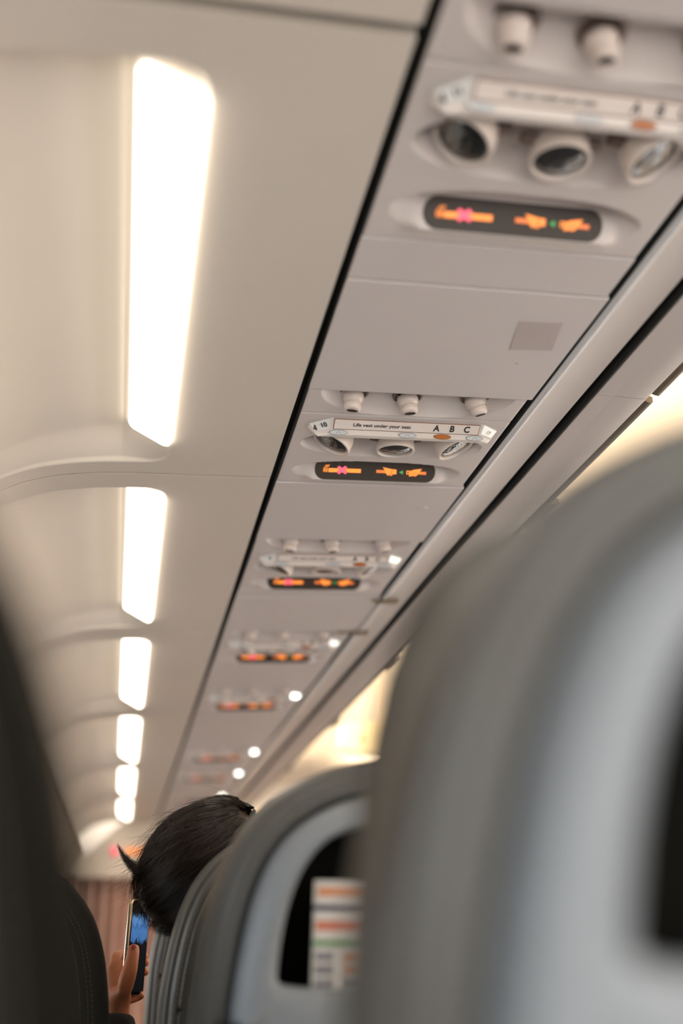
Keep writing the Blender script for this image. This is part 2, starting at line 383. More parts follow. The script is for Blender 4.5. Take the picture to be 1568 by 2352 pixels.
def make_psu():
    root = empty('passenger_service_unit', (0, 0, 0))
    nx, ny = 186, 182
    def fn(i, j):
        ii = min(max(i-1, 0), nx-1); jj = min(max(j-1, 0), ny-1)
        x = PW*ii/(nx-1); y = 0.001+(PL-0.002)*jj/(ny-1); z = psu_depth(x, y)
        if i == 0 or i == nx+1: z = 0.04
        if j == 0 or j == ny+1: z = 0.018
        # softly rolled rims
        e = min(x, PW-x, y, PL-y)
        if e < 0.002 and z < 0.01: z += 0.0008
        return (x, y, z)
    grid(nx+2, ny+2, fn, 'unit_housing', 'psu', root)
    # ---- three air nozzles
    for x, y, ax in ((0.081, 0.040, (-0.10, 0.10, -1)), (0.174, 0.043, (0.10, 0.0, -1)), (0.290, 0.036, (0.30, 0.08, -1))):
        so = MB().lathe([(0.026, 0.004), (0.025, -0.001), (0.022, -0.002), (0.017, 0.004)], (x, y-0.004, 0.016), (0, 0, 1)).build('nozzle_socket', 'socket', root, True)
        n = MB().lathe([(0.012, -0.006), (0.0170, -0.002), (0.0180, 0.003), (0.0170, 0.009), (0.0138, 0.0130), (0.0126, 0.0140), (0.0138, 0.0152),
                        (0.0143, 0.0180), (0.0140, 0.0230), (0.0128, 0.0265), (0.0105, 0.0280)], (x, y, 0.014), ax).build('air_nozzle', 'nozzle', root, True)
        A = Vector(ax).normalized(); c = Vector((x, y, 0.014))+A*0.0281
        u = Vector((1, 0, 0)); u = (u-A*u.dot(A)).normalized(); w = A.cross(u)
        mb = MB(); pts = [c+u*0.0095*math.cos(t)+w*0.0048*math.sin(t) for t in np.linspace(0, 2*PI, 25)[:-1]]
        mb.rings([pts, [p+A*0.0006 for p in pts]], True, True); mb.build('nozzle_opening', 'hole', n)
    # ---- row placard bar: sloped aft face, flat underside, faceted ends
    top = [(0.019, 0.134), (0.020, 0.118), (0.053, 0.0945), (0.3250, 0.0945), (0.3570, 0.116), (0.358, 0.134)]
    bot = [(0.030, 0.1335), (0.031, 0.129), (0.0575, 0.1165), (0.3235, 0.1165), (0.3470, 0.129), (0.348, 0.1335)]
    low = [(0.036, 0.1315), (0.037, 0.1305), (0.0610, 0.1215), (0.3210, 0.1215), (0.3410, 0.1305), (0.342, 0.1315)]
    hb = -0.0120
    pb = MB().rings([[(x, y, 0.001) for x, y in top], [(x, y, hb) for x, y in bot], [(x, y, -0.0185) for x, y in low]], True, True).build('row_placard', 'placard', root, bevel=0.0012)
    dn = Vector((0, 0.0220, -0.0120)).normalized()
    def face(x, t, off=0.0006):               # point on the sloping aft face, t metres down it
        q = Vector((x, 0.0945, 0.0))+dn*t; nrm = Vector((0, -0.4788, -0.8779)); return q+nrm*off
    def quad_on_face(x0, x1, t0, t1, off, thick=0.0006):
        a = [face(x0, t0, off), face(x1, t0, off), face(x1, t1, off), face(x0, t1, off)]
        c = [face(x0, t0, off-thick), face(x1, t0, off-thick), face(x1, t1, off-thick), face(x0, t1, off-thick)]
        return MB().rings([c, a], True, True)
    rim = quad_on_face(0.0600, 0.3195, 0.0020, 0.0232, 0.0006).build('label_border', 'labelrim', pb)
    lab = quad_on_face(0.0612, 0.3183, 0.0032, 0.0220, 0.0010).build('label_card', 'label', pb)
    fm = frame(face(0.1445, 0.0128, 0.0012), (1, 0, 0), -dn)
    text_part('life_vest_wording', 'Life vest under your seat', 0.0092, 'ink', pb, fm, 0.00010, 1.10)
    for x, c in ((0.2415, 'A'), (0.2695, 'B'), (0.2965, 'C')):
        text_part('seat_letter', c, 0.0175, 'ink', pb, frame(face(x, 0.0128, 0.0012), (1, 0, 0), -dn), 0.0005, 0.88)
    # end facets
    def facet(tp, bt, ins, off):
        a, b_ = [Vector((x, y, -0.0012)) for x, y in tp]; c, d_ = [Vector((x, y, hb+0.0012)) for x, y in bt]
        cen = (a+b_+c+d_)/4; nr = (b_-a).cross(c-a).normalized()
        if nr.z > 0: nr = -nr
        q = [cen+(p-cen)*ins+nr*off for p in (a, b_, d_, c)]; q0 = [p-nr*0.0015 for p in q]
        return MB().rings([q0, q], True, True), cen+nr*(off+0.0002), (b_-a).normalized(), nr
    fl, cl_, el, nl = facet([top[1], top[2]], [bot[1], bot[2]], 0.93, 0.0006)
    fl.build('left_row_marker', 'mark', pb)
    fr, cr_, er, nr_ = facet([top[3], top[4]], [bot[3], bot[4]], 0.93, 0.0006)
    fr.build('right_row_marker', 'marklit0', pb)
    root['_cl'] = 1
    mk = (cl_, el, nl, cr_, er, nr_)
    del root['_cl']
    # arrow tick on the left end
    # call buttons on the lip below the wording
    ld = Vector((0, 0.0050, -0.0065)).normalized(); ln = Vector((0, -0.793, -0.610))
    def lp(a, b_, h): return tuple(Vector((a, 0.1165, -0.0120))+ld*b_+ln*h)
    for x, mt in ((0.070, None), (0.192, None), (0.255, 'amber'), (0.314, None)):
        pts = [(x+0.0160*math.cos(t), 0.0042+0.0047*math.sin(t)) for t in np.linspace(0, 2*PI, 33)[:-1]]
        pin = [(x+0.0151*math.cos(t), 0.0042+0.0041*math.sin(t)) for t in np.linspace(0, 2*PI, 33)[:-1]]
        bt = MB().rings([[lp(a, b_, -0.0005) for a, b_ in pts], [lp(a, b_, 0.0009) for a, b_ in pts]], True, True).build('call_button', 'greyink', pb)
        MB().rings([[lp(a, b_, 0.0) for a, b_ in pin], [lp(a, b_, 0.0013) for a, b_ in pin]], True, True).build('button_cap', mt or 'placlip', bt)
        g = MB()
        if not mt: g.tube([lp(x-0.004, 0.0070, 0.0014), lp(x-0.0028, 0.0045, 0.0014), lp(x, 0.0022, 0.0014), lp(x+0.0028, 0.0045, 0.0014), lp(x+0.004, 0.0070, 0.0014)], 0.0003, 5)
        else: g.tube([lp(x-0.007, 0.0050, 0.0014), lp(x, 0.0035, 0.0014), lp(x+0.006, 0.0055, 0.0014)], 0.0003, 5)
        g.build('button_glyph', 'greyink' if not mt else 'brownink', bt)
    # ---- three reading lamps
    for x, y, ax in ((0.081, 0.176, (-0.49, 0.09, -0.87)), (0.190, 0.188, (-0.04, 0.10, -1)), (0.290, 0.176, (0.36, -0.06, -0.93))):
        rl = MB().lathe([(0.020, -0.014), (0.030, -0.006), (0.0335, 0.004), (0.0345, 0.016), (0.0350, 0.0215), (0.0340, 0.0235), (0.0318, 0.0240), (0.0305, 0.0225), (0.0300, 0.017)],
                         (x, y, 0.011), ax, 40).build('reading_lamp', 'bezel', root, True)
        MB().lathe([(0.0302, 0.0165), (0.0302, 0.0185), (0.026, 0.0202), (0.018, 0.0222), (0.008, 0.0232), (0.001, 0.0234)], (x, y, 0.011), ax, 40).build('lamp_reflector', 'reflect', rl, True, angle=80)
        # pivots each side
        for s in (-1, 1):
            MB().tube([(x+s*0.028, y-0.004, 0.010), (x+s*0.046, y-0.006, 0.012)], 0.0075, 12).build('lamp_pivot', 'socket', rl, True)
    # ---- lit sign
    def stad(x0, x1, y0, y1, r):
        pts = []
        for cx_, cy_, s0 in ((x1-r, y1-r, 0), (x0+r, y1-r, 90), (x0+r, y0+r, 180), (x1-r, y0+r, 270)):
            pts += [(cx_+r*math.cos(math.radians(s0+q*10)), cy_+r*math.sin(math.radians(s0+q*10))) for q in range(10)]
        return pts
    sp = MB().rings([[sp3(x, v, -0.002) for x, v in stad(0.0655, 0.3030, -0.0002, 0.0408, 0.0195)], [sp3(x, v, 0.0) for x, v in stad(0.0665, 0.3020, 0.0006, 0.0400, 0.0188)]], True, True).build('sign_window', 'glassdark', root)
    z1 = 0.0006
    ol = []
    def art(name, polys, m, zz=z1, one=True):
        if not one:
            for p in polys: art(name, [p], m, zz)
            return
        mb = MB()
        for p in polys: mb.prism([sg(*q) for q in p], -0.0004, zz, sp3)
        return mb.build(name, m, sp)
    art('cigarette', [[(298, 565), (487, 569), (487, 592), (298, 588)], [(292, 564), (292, 588), (286, 588), (286, 564)], [(281, 563), (281, 587), (275, 587), (275, 563)], [(271, 563), (271, 587), (268, 587), (268, 563)],
                      [(272, 560), (284, 545), (288, 545), (276, 560)], [(281, 560), (293, 545), (297, 545), (285, 560)], [(290, 560), (301, 545), (305, 545), (294, 560)]], 'orange')
    c = (376, 575)
    def cross(k, w): return [[(c[0]+s*a-w, c[1]-b_) for a, b_ in ((-k, k*0.95),)] for s in (1,)]
    X = [(347, 562), (359, 551), (376, 564), (393, 551), (406, 562), (392, 575), (409, 588), (396, 600), (377, 587), (360, 600), (346, 588), (361, 575)]
    Xo = [(c[0]+(a-c[0])*1.13, c[1]+(b_-c[1])*1.13) for a, b_ in X]
    art('cross_outline', [Xo], 'outline', 0.0008); art('red_cross', [X], 'pink', 0.0011)
    art('belt_strap', [[(578, 573), (628, 575), (636, 592), (578, 590)], [(838, 582), (875, 583), (875, 600), (830, 598)]], 'orange2', z1, False)
    art('fastening_hand', [[(615, 557), (640, 562), (672, 569), (697, 571), (697, 598), (676, 598), (672, 606), (662, 607), (655, 602), (648, 607), (636, 594), (628, 575)],
                           [(848, 565), (822, 568), (795, 572), (786, 577), (786, 596), (770, 606), (778, 610), (800, 606), (806, 611), (818, 606), (832, 592), (838, 580)]], 'orange', z1, False)
    art('belt_buckle', [[(757, 576), (784, 577), (784, 581), (757, 580)], [(757, 594), (784, 595), (784, 599), (757, 598)], [(757, 580), (762, 580), (762, 594), (757, 594)], [(770, 581), (784, 581), (784, 594), (770, 594)]], 'orange')
    art('finger_lines', [[(668, 575), (671, 575), (671, 597), (668, 597)], [(650, 594), (652, 594), (660, 604), (658, 605)], [(660, 590), (662, 590), (669, 601), (667, 602)],
                         [(790, 600), (793, 600), (812, 585), (809, 584)], [(800, 605), (803, 605), (822, 590), (819, 589)]], 'outline', 0.0009, False)
    art('green_arrow', [[(713, 586), (736, 575), (736, 599)]], 'green')
    return root, mk, pb
psu, mk, pb0 = make_psu()
SY = [0.944, 1.693, 2.357, 3.092, 3.820, 5.03, 5.70, 6.63]
rows = ['11', '10', '9', '8', '7', '6', '5', '4']
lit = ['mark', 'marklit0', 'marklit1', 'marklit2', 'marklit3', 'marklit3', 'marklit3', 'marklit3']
plab = ['blurred passenger service unit nearest the camera, top right, with large reading lamps',
        'sharp passenger service unit marked row 10 with Life vest under your seat placard',
        'passenger service unit one row ahead of the sharp row 10 unit',
        'passenger service unit just ahead of the brown hinge clips, third one past the nearest',
        'blurred passenger service unit with bright white marker, fourth past the nearest',
        'first of the three small far service units, past the long blank panel',
        'middle of the three small far service units, dim sign',
        'farthest passenger service unit, just above the dark hair']
PSU = []
for k in range(8):
    if k == 0: PSU.append(psu)
    else:
        PSU.append(copy_tree(psu))
for k, o in enumerate(PSU):
    ys0 = SY[k]-0.298
    o.location = (PXO, ys0, EYE+PZO); o.rotation_euler = (0, -TILT, 0)
    T(o, plab[k], 'overhead unit', 'passenger service units above the seat rows')
    pl = [c for c in bpy.data.objects if c.parent == o and c.name.startswith('row_placard')][0]
    rm = [c for c in bpy.data.objects if c.parent == pl and c.name.startswith('right_row_marker')][0]
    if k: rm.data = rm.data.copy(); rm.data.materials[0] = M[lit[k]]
    else: rm.data = rm.data.copy(); rm.data.materials[0] = M['mark']
    if k in (0, 1, 2):
        cl_, el, nl, cr_, er, nr_ = mk
        for c_, e_, n_, m_, dx in ((cl_, el, nl, 'ink', 0.0045), (cr_, er, nr_, 'brownink', 0.0)):
            ex = e_ if e_.x > 0 else -e_
            ey = n_.cross(ex)
            mt = frame(c_+ex*dx, ex, ey)
            text_part('row_number', rows[k], 0.0125 if dx else 0.0115, m_, pl, mt, 0.0002 if dx else 0.00005, 0.95)
        # small arrow block left of the number
        if k < 2:
            ex = el if el.x > 0 else -el; ey = nl.cross(ex)
            g = MB(); q = [(-0.0165, -0.002), (-0.0115, 0.005), (-0.0095, 0.005), (-0.0095, -0.006), (-0.012, -0.006)]
            pts = [cl_+ex*a+ey*b_ for a, b_ in q]; g.rings([pts, [p+nl*0.0004 for p in pts]], True, True); g.build('row_arrow', 'greyink', pl)

# ---- filler panels between the units
def filler(y0, y1, x0=PXO-0.001, x1=PXO+PW+0.0015, dz=0.0):
    root = empty('filler_panel', (PXO, y0, EYE+PZO), (0, -TILT, 0))
    L = y1-y0
    a = x0-PXO; b = x1-PXO
    m = MB(); m.box((a, 0.0012, dz-0.0010), (b, L-0.0012, 0.022)); m.build('panel_board', 'filler', root, bevel=0.0016)
    return root
fl = []
flabs = {0: 'blurred filler panel at the very top right, behind the nearest service unit',
         1: 'narrow blank strip panel ahead of the nearest service unit sign',
         2: 'blank filler panel with faded square sticker behind the row 10 unit',
         3: 'blank filler panel with small oval plug, just ahead of the row 10 sign',
         4: 'blank filler panel with hinge clips at its right corners',
         5: 'narrow blank strip panel between the row ahead of row 10 and the clipped panel',
         6: 'blank filler panel behind the unit with bright white marker',
         7: 'long blank filler panel in the wide gap before the three far units',
         8: 'short blank filler panel between the first and middle far units',
         9: 'blank filler panel between the middle and farthest far units',
         10: 'farthest blank filler panel, at the front header'}
ps = [y-0.298 for y in SY]; pe = [y+0.064 for y in SY]
spans = [(-0.6, ps[0]), (pe[0], 1.097), (1.097, ps[1]), (pe[1], ps[2]), (2.478, ps[3]), (pe[2], 2.478), (pe[3], ps[4]), (pe[4], ps[5]), (pe[5], ps[6]), (pe[6], ps[7]), (pe[7], 7.72)]
for k, (a, b) in enumerate(spans):
    xr = PXO+PW+0.0015
    if k in (2, 3): xr = PXO+PW+0.006
    if k == 4: xr = PXO+PW+0.010
    o = filler(a, b, x1=xr, dz=-0.0012 if k in (2, 3, 4) else 0.0)
    T(o, flabs[k], 'ceiling panel', 'blank filler panels between service units'); fl.append(o)
# oval plug, sticker and fixings belong to their panels
pts = [(0.319+0.0135*math.cos(t), 1.864-spans[3][0]+0.0085*math.sin(t)) for t in np.linspace(0, 2*PI, 33)[:-1]]
MB().rings([[(a, b, -0.001) for a, b in pts], [(0.319+(a-0.319)*0.93, b, -0.0034) for a, b in pts]], True, True).build('oval_plug', 'filler', fl[3], bevel=0.0006)
y2 = spans[2][0]
MB().prism([(0.268, 1.167-y2), (0.333, 1.163-y2), (0.347, 1.238-y2), (0.280, 1.243-y2)], -0.0030, -0.0018).build('faded_sticker', 'sticker', fl[2])
MB().lathe([(0.0012, 0), (0.0012, 0.0004)], (0.306, 1.281-y2, -0.0028), (0, 0, 1), 12).build('screw_hole', 'ink', fl[2])
MB().lathe([(0.010, 0), (0.009, 0.0016)], (0.300, 0.14, -0.0022), (0, 0, -1), 20).build('round_plug', 'filler', fl[4], True)
# hinge clips on both ends of the clipped panel
for (yy, w0, w1, lab) in ((2.486, -0.018, 0.052, 'brown hinge clip at the near right corner of the clipped filler panel'), (2.790, -0.050, 0.040, 'brown hinge clip at the far right corner of the clipped filler panel')):
    X0 = 0.608
    r = empty('hinge_clip', (X0, yy, pz(X0)-0.002), (0, -TILT, 0)); T(r, lab, 'clip', 'hinge clips by the bin rail')
    MB().box((0.008, -0.012, -0.008), (w1, 0.014, 0.0)).build('clip_plate', 'bronze', r, bevel=0.001)
    MB().box((w0, -0.005, -0.006), (0.010, 0.003, -0.001)).build('clip_arm', 'bronze', r, bevel=0.001)
    MB().tube([(0.0, -0.016, -0.006), (0.0, 0.018, -0.006)], 0.004, 12).build('hinge_pin', 'bronze', r, True)
MB().box((0.6125, 2.50, pz(0.61)-0.002), (0.6165, 2.78, pz(0.61)+0.012)).build('trim_3', 'bronze')['kind'] = 'structure'

# ================================================================ BIN RAIL AND OVERHEAD BINS
def zx(x): return pz(0.60)+0.02*(x-0.60)
rail = MB(); pr = [(0.618, 0.012), (0.6165, 0.003), (0.619, -0.0015), (0.624, -0.0030), (0.629, -0.0015), (0.632, 0.0), (0.6865, 0.0), (0.688, 0.0035), (0.688, 0.05), (0.618, 0.05)]
rail.prism([(a, zx(a)+b) for a, b in pr], -1.2, 7.72, lambda a, b, h: (a, h, b))
ro = rail.build('trim_4', 'bin', None, True, angle=50); ro['kind'] = 'structure'
rw = MB(); rw.prism([(a, zx(a)+b) for a, b in [(0.6158, 0.006), (0.6160, 0.0005), (0.6185, -0.0026), (0.623, -0.0040), (0.6275, -0.0028), (0.6285, -0.0006), (0.6285, 0.004)]], -1.2, 7.72, lambda a, b, h: (a, h, b))
rw.build('trim_5', 'rail', None, True, angle=60)['kind'] = 'structure'
g6 = MB().box((0.680, -1.2, pz(0.69)+0.020), (0.720, 7.72, pz(0.69)+0.045)); g6.box((0.7055, -1.2, zx(0.70)+0.001), (0.7085, 7.72, pz(0.69)+0.02)); struct(g6.build('trim_6', 'black'))
BY = [-1.2, 0.22, 1.36, 2.41, 3.43, 4.62, 5.85, 7.72]
blabs = ['overhead bin underside at the top right edge of the photo, behind the near seat top',
         'overhead bin underside passing to the right of the nearest service unit',
         'overhead bin underside to the right of the row 10 service unit',
         'overhead bin underside beside the brown hinge clips',
         'overhead bin underside beside the unit with a bright white marker, near the exit sign',
         'overhead bin underside beside the first far service unit',
         'farthest overhead bin underside, vanishing behind the seat with the pocket card']
LATCH = [-0.5, 0.79, 1.88, 2.56, 3.17, 4.15, 5.40]
BY = [-1.2, 0.22, 1.36, 2.30, 2.95, 3.70, 4.80, 7.72]
for k in range(7):
    y0, y1 = BY[k], BY[k+1]; L = y1-y0
    z0 = zx(0.709)
    r = empty('overhead_bin', (0.709, y0, z0)); T(r, blabs[k], 'overhead bin', 'overhead bins along the aisle')
    f = lambda a, b, h: (a, h, b)
    body = [(0.0, 0.05), (0.0, 0.003), (0.0012, 0.0), (0.0318, 0.0), (0.0318, 0.05)]
    MB().prism(body, 0.0005, L-0.0005, f).build('bin_bottom', 'bin', r, True, angle=50)
    door = [(0.0326, 0.05), (0.0326, 0.0008), (0.060, 0.0003), (0.085, 0.0008), (0.0905, 0.0022), (0.094, 0.006), (0.100, 0.022), (0.135, 0.10), (0.150, 0.19), (0.130, 0.27), (0.05, 0.30), (0.0326, 0.28)]
    MB().prism(door, 0.001, L-0.001, f).build('bin_door', 'bin', r, True, angle=50)
    lip = [(0.0915, 0.0058), (0.0990, 0.0030), (0.1060, 0.0020), (0.1085, 0.0045), (0.1085, 0.014), (0.098, 0.018)]
    MB().prism(lip, 0.012, L-0.012, f).build('door_lip', 'lipm', r, True, angle=60)
    # latch paddle in the middle of the door's edge
    ly = LATCH[k]-y0
    la = MB(); la.prism([(0.096, 0.004), (0.104, -0.001), (0.118, -0.002), (0.128, 0.004), (0.124, 0.016), (0.098, 0.020)], ly-0.07, ly+0.07, f)
    la.build('door_latch', 'bezel' if k in (0, 3) else 'latch', r, bevel=0.003)

# ================================================================ EXIT SIGN OVER THE AISLE
ex = empty('exit_sign', (1.25, 5.0, EYE+0.86)); T(ex, 'small pale hanging sign reading EXIT over the aisle, above the pocket seat', 'sign')
q = []
for t in np.linspace(0, 2*PI, 41)[:-1]:
    c_, s_ = math.cos(t), math.sin(t); q.append((0.24*abs(c_)**0.5*(1 if c_ > 0 else -1), 0.080+0.080*abs(s_)**0.5*(1 if s_ > 0 else -1)))
MB().prism(q, -0.03, 0.03, lambda a, b, h: (a, h, b)).build('sign_housing', 'exitbox', ex, bevel=0.008)
MB().box((-0.02, -0.01, 0.15), (0.02, 0.01, 0.38)).build('sign_bracket', 'ceil', ex)
text_part('exit_lettering', 'EXIT', 0.085, 'exitink', ex, frame((0.075, -0.0315, 0.100), (1, 0, 0), (0, 0, 1)), 0.001, 0.75)
MB().box((-0.125, -0.033, 0.060), (-0.100, -0.030, 0.080)).build('sign_mark', 'exitink', ex)

# ================================================================ FRONT HEADER, CURTAIN AND ITS LIT SIGN
hp = [(-0.330, 0.505), (-0.330, 0.415), (1.6, 0.430), (1.6, 0.90), (0.05, 0.90), (-0.005, 0.805), (-0.06, 0.76)]
hd = MB().prism([(a, b+EYE) for a, b in hp], 7.74, 7.80, lambda a, b, h: (a, h, b)).build('cabin_header', 'bulk', None, bevel=0.01)
T(hd, 'pale cabin header panel above the pink curtain at the far end', 'partition')
fs = empty('seat_belt_sign', (0.035, 7.74, EYE+0.565)); T(fs, 'far lit red and orange sign on the header above the curtain', 'sign')
MB().box((-0.13, -0.02, 0), (0.13, 0.0, 0.06)).build('sign_case', 'bulk', fs, bevel=0.004)
MB().lathe([(0.030, 0), (0.028, 0.004)], (-0.095, -0.021, 0.03), (0, -1, 0), 16).build('red_symbol', 'pink', fs)
m = MB(); m.box((-0.02, -0.025, 0.010), (0.045, -0.020, 0.05)); m.box((0.06, -0.025, 0.010), (0.115, -0.020, 0.05)); m.build('orange_symbol', 'orange', fs)
cu = MB(); n = 520; top = []; bot_ = []
def cy_(x): return 7.90+0.030*math.sin(x*62+0.6*math.sin(x*13))+0.012*math.sin(x*121+1)
xs = np.linspace(-0.62, 1.6, n)
for zlev in (0.02, 0.4, 0.8, 1.2, EYE+0.44):
    cu.v += [(x, cy_(x+0.02*math.sin(zlev*2)*0.3), zlev) for x in xs]
for i in range(4):
    cu.f += [(i*n+j, i*n+j+1, (i+1)*n+j+1, (i+1)*n+j) for j in range(n-1)]
co = cu.build('curtain', 'curtain', None, True, angle=80); sm = co.modifiers.new('s', 'SOLIDIFY'); sm.thickness = 0.003
T(co, 'pink brown pleated curtain hanging below the header at the far end', 'curtain')

# ================================================================ SEATS
OUT = [(-0.232, -0.60), (-0.232, -0.10), (-0.228, -0.04), (-0.217, 0.026), (-0.205, 0.065), (-0.190, 0.097), (-0.166, 0.128), (-0.130, 0.154), (-0.090, 0.171), (-0.045, 0.182), (0.0, 0.187)]
PKT = [(-0.100, -0.052), (-0.147, -0.048), (-0.150, -0.040), (-0.1465, 0.0), (-0.140, 0.032), (-0.128, 0.063), (-0.108, 0.088), (-0.082, 0.102), (-0.05, 0.109), (0.0, 0.111)]
def smooth_open(pts, it=2):
    for _ in range(it):
        q = [pts[0]]
        for a, b in zip(pts[:-1], pts[1:]):
            q.append((a[0]*0.75+b[0]*0.25, a[1]*0.75+b[1]*0.25)); q.append((a[0]*0.25+b[0]*0.75, a[1]*0.25+b[1]*0.75))
        q.append(pts[-1]); pts = q
    return pts
def mirror(p): return p+[(-x, z) for x, z in p[::-1][1:]]
OUTC = mirror([(-0.05, -0.60)]+smooth_open(OUT)); PKTC = mirror([(-0.05, -0.052)]+smooth_open(PKT))
CEN = (0.0, 0.01)
def radial(poly, th):
    dx, dz = math.cos(th), math.sin(th); best = 0
    n = len(poly)
    for i in range(n):
        ax, az = poly[i][0]-CEN[0], poly[i][1]-CEN[1]; bx, bz = poly[(i+1) % n][0]-CEN[0], poly[(i+1) % n][1]-CEN[1]
        ex_, ez_ = bx-ax, bz-az; den = dx*ez_-dz*ex_
        if abs(den) < 1e-12: continue
        t = (ax*ez_-az*ex_)/den; u = (ax*dz-az*dx)/den
        if -1e-9 <= u <= 1+1e-9 and t > best: best = t
    return best
THS = [2*PI*i/200 for i in range(200)]
THS += [math.atan2(-0.60-CEN[1], sx*0.232) % (2*PI) for sx in (-1, 1)]+[math.atan2(-0.049-CEN[1], sx*0.148) % (2*PI) for sx in (-1, 1)]
THS = sorted(THS)
def sample(poly): return [(CEN[0]+radial(poly, t)*math.cos(t), CEN[1]+radial(poly, t)*math.sin(t)) for t in THS]
OS = sample(OUTC); KS = sample(PKTC)
def inset(poly, d):
    out = []; n = len(poly)
    for i in range(n):
        a = poly[i-1]; b = poly[(i+1) % n]; tx, tz = b[0]-a[0], b[1]-a[1]; l = math.hypot(tx, tz) or 1
        out.append((poly[i][0]-tz/l*d, poly[i][1]+tx/l*d))
    return out
SH = 0.16
def ring(poly, y): return [(x, y-SH*z if False else y+SH*(0.187-z), z+EYE) for x, z in poly]
def make_seat():
    root = empty('airline_seat', (0, 0, 0))
    prof_ = [(0.090, 0.150), (0.050, 0.146), (0.020, 0.128), (0.006, 0.100), (0.0, 0.070), (0.0, 0.045), (0.002, 0.026), (0.006, 0.014), (0.0105, 0.009),
             (0.0125, 0.0125), (0.0145, 0.008), (0.019, 0.0045), (0.0235, 0.003), (0.0255, 0.0055), (0.0275, 0.002), (0.031, 0.001), (0.0345, 0.003), (0.038, 0.008), (0.040, 0.016)]
    m = MB(); m.rings([ring(inset(OS, d), y) for d, y in prof_], True, False)
    bc = m.build('backrest_cushion', 'leather', root, True, angle=180)
    # stitching rows
    st = MB()
    for d, y in ((0.0232, 0.0026), (0.0295, 0.0010)):
        pts = [Vector(p) for p in ring(inset(OS, d), y) if p[2] > EYE-0.45]
        # resample on the left and right halves
        L = [pts[0]]
        acc = []
        n = len(pts)
        for a, b in zip(pts, pts[1:]+pts[:1]):
            l = (b-a).length
            if l > 0.2: continue
            k = max(1, int(l/0.0048))
            for q_ in range(k): acc.append((a+(b-a)*(q_/k), a+(b-a)*((q_+0.6)/k)))
        for a, b in acc:
            st.tube([a+Vector((0, -0.0004, 0)), b+Vector((0, -0.0004, 0))], 0.0005, 4)
    st.build('stitching', 'thread', bc)
    # headrest cushion in front
    hr = MB(); hq = [(-0.17, -0.07), (-0.165, 0.06), (-0.13, 0.13), (-0.06, 0.155), (0.0, 0.16)]
    hc = mirror(smooth_open(hq)); hr.rings([ring(hc, 0.140), ring(inset(hc, -0.012), 0.165), ring(inset(hc, 0.0), 0.190), ring(inset(hc, 0.03), 0.200)], True, True)
    hr.build('headrest', 'leather', root, True, angle=180)
    # plastic shell on the back with the literature pocket opening
    sh = MB(); rr = [ring(inset(OS, d), y) for d, y in ((0.040, 0.018), (0.0405, 0.000), (0.043, -0.010), (0.048, -0.018), (0.056, -0.0225), (0.066, -0.024))]
    inner = inset(OS, 0.066)
    lk = [(a[0]*0.35+b[0]*0.65, a[1]*0.35+b[1]*0.65) for a, b in zip(inner, KS)]
    kr = [ring(lk, -0.0245), ring(inset(KS, -0.004), -0.0240), ring(KS, -0.0215), ring(inset(KS, 0.0015), -0.016), ring(inset(KS, 0.002), 0.010)]
    sh.rings(rr+kr, False, False)
    so = sh.build('back_shell', 'shell', root, True, angle=180)
    MB().rings([ring(inset(KS, 0.001), 0.012), ring(inset(KS, 0.003), 0.045)], False, True).build('literature_pocket', 'pocket', root, True)
    # lower back pocket, tray, base
    tr = MB(); tr.rings([[(x, -0.048+SH*(0.187-z), z+EYE) for x, z in ((-0.18, -0.40), (0.18, -0.40), (0.18, -0.17), (-0.18, -0.17))], [(x, -0.022+SH*(0.187-z), z+EYE) for x, z in ((-0.18, -0.40), (0.18, -0.40), (0.18, -0.17), (-0.18, -0.17))]], True, True)
    tr.build('tray_table', 'shell', root, bevel=0.008)
    MB().box((-0.22, 0.20, 0.36), (0.22, 0.54, 0.47)).build('seat_cushion', 'leather', root, bevel=0.03)
    for s in (-1, 1):
        MB().box((s*0.215-0.016, 0.20, 0.55), (s*0.215+0.016, 0.50, 0.60)).build('armrest', 'shell', root, bevel=0.01)
        MB().tube([(s*0.17, 0.30, 0.0), (s*0.17, 0.34, 0.37)], 0.018, 12).build('leg', 'metal', root, True)
    return root
seat0 = make_seat()
SEATS = [
    (0.3195, 0.4250, 0.0420, 0.098, 'large blurred grey seat back nearest the camera filling the lower right'),
    (0.3073, 1.080, 0.007, 0.0, 'blurred grey seat back with a dark pocket holding printed cards'),
    (0.3005, 1.600, -0.008, -0.013, 'leather seat edge with stitched seams directly behind the dark haired head'),
    (0.3045, 2.420, 0.015, 0.0, 'leather seat edge ahead of the dark haired passenger, beside the phone'),
    (-0.2302, 0.3307, 0.0086, 0.079, 'dark blurred seat filling the lower left corner'),
    (-0.250, 1.060, -0.045, 0.0, 'dark seat hidden mostly behind the lower left corner seat'),
    (-0.229, 1.700, -0.054, 0.0, 'dark seat whose sharp right edge stands left of the hand and curtain')]
for k, (x, y, dz, rx, lab) in enumerate(SEATS):
    o = seat0 if k == 0 else copy_tree(seat0)
    o.location = (x, y, dz); o.rotation_euler = (rx, 0, 0); T(o, lab, 'seat', 'airline seats in rows')
    if x < 0:                              # window column: grey leather darkened, its shade put into the colour
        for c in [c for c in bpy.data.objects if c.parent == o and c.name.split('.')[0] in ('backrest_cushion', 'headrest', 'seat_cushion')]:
            c.material_slots[0].link = 'OBJECT'; c.material_slots[0].material = M['leather_shaded']
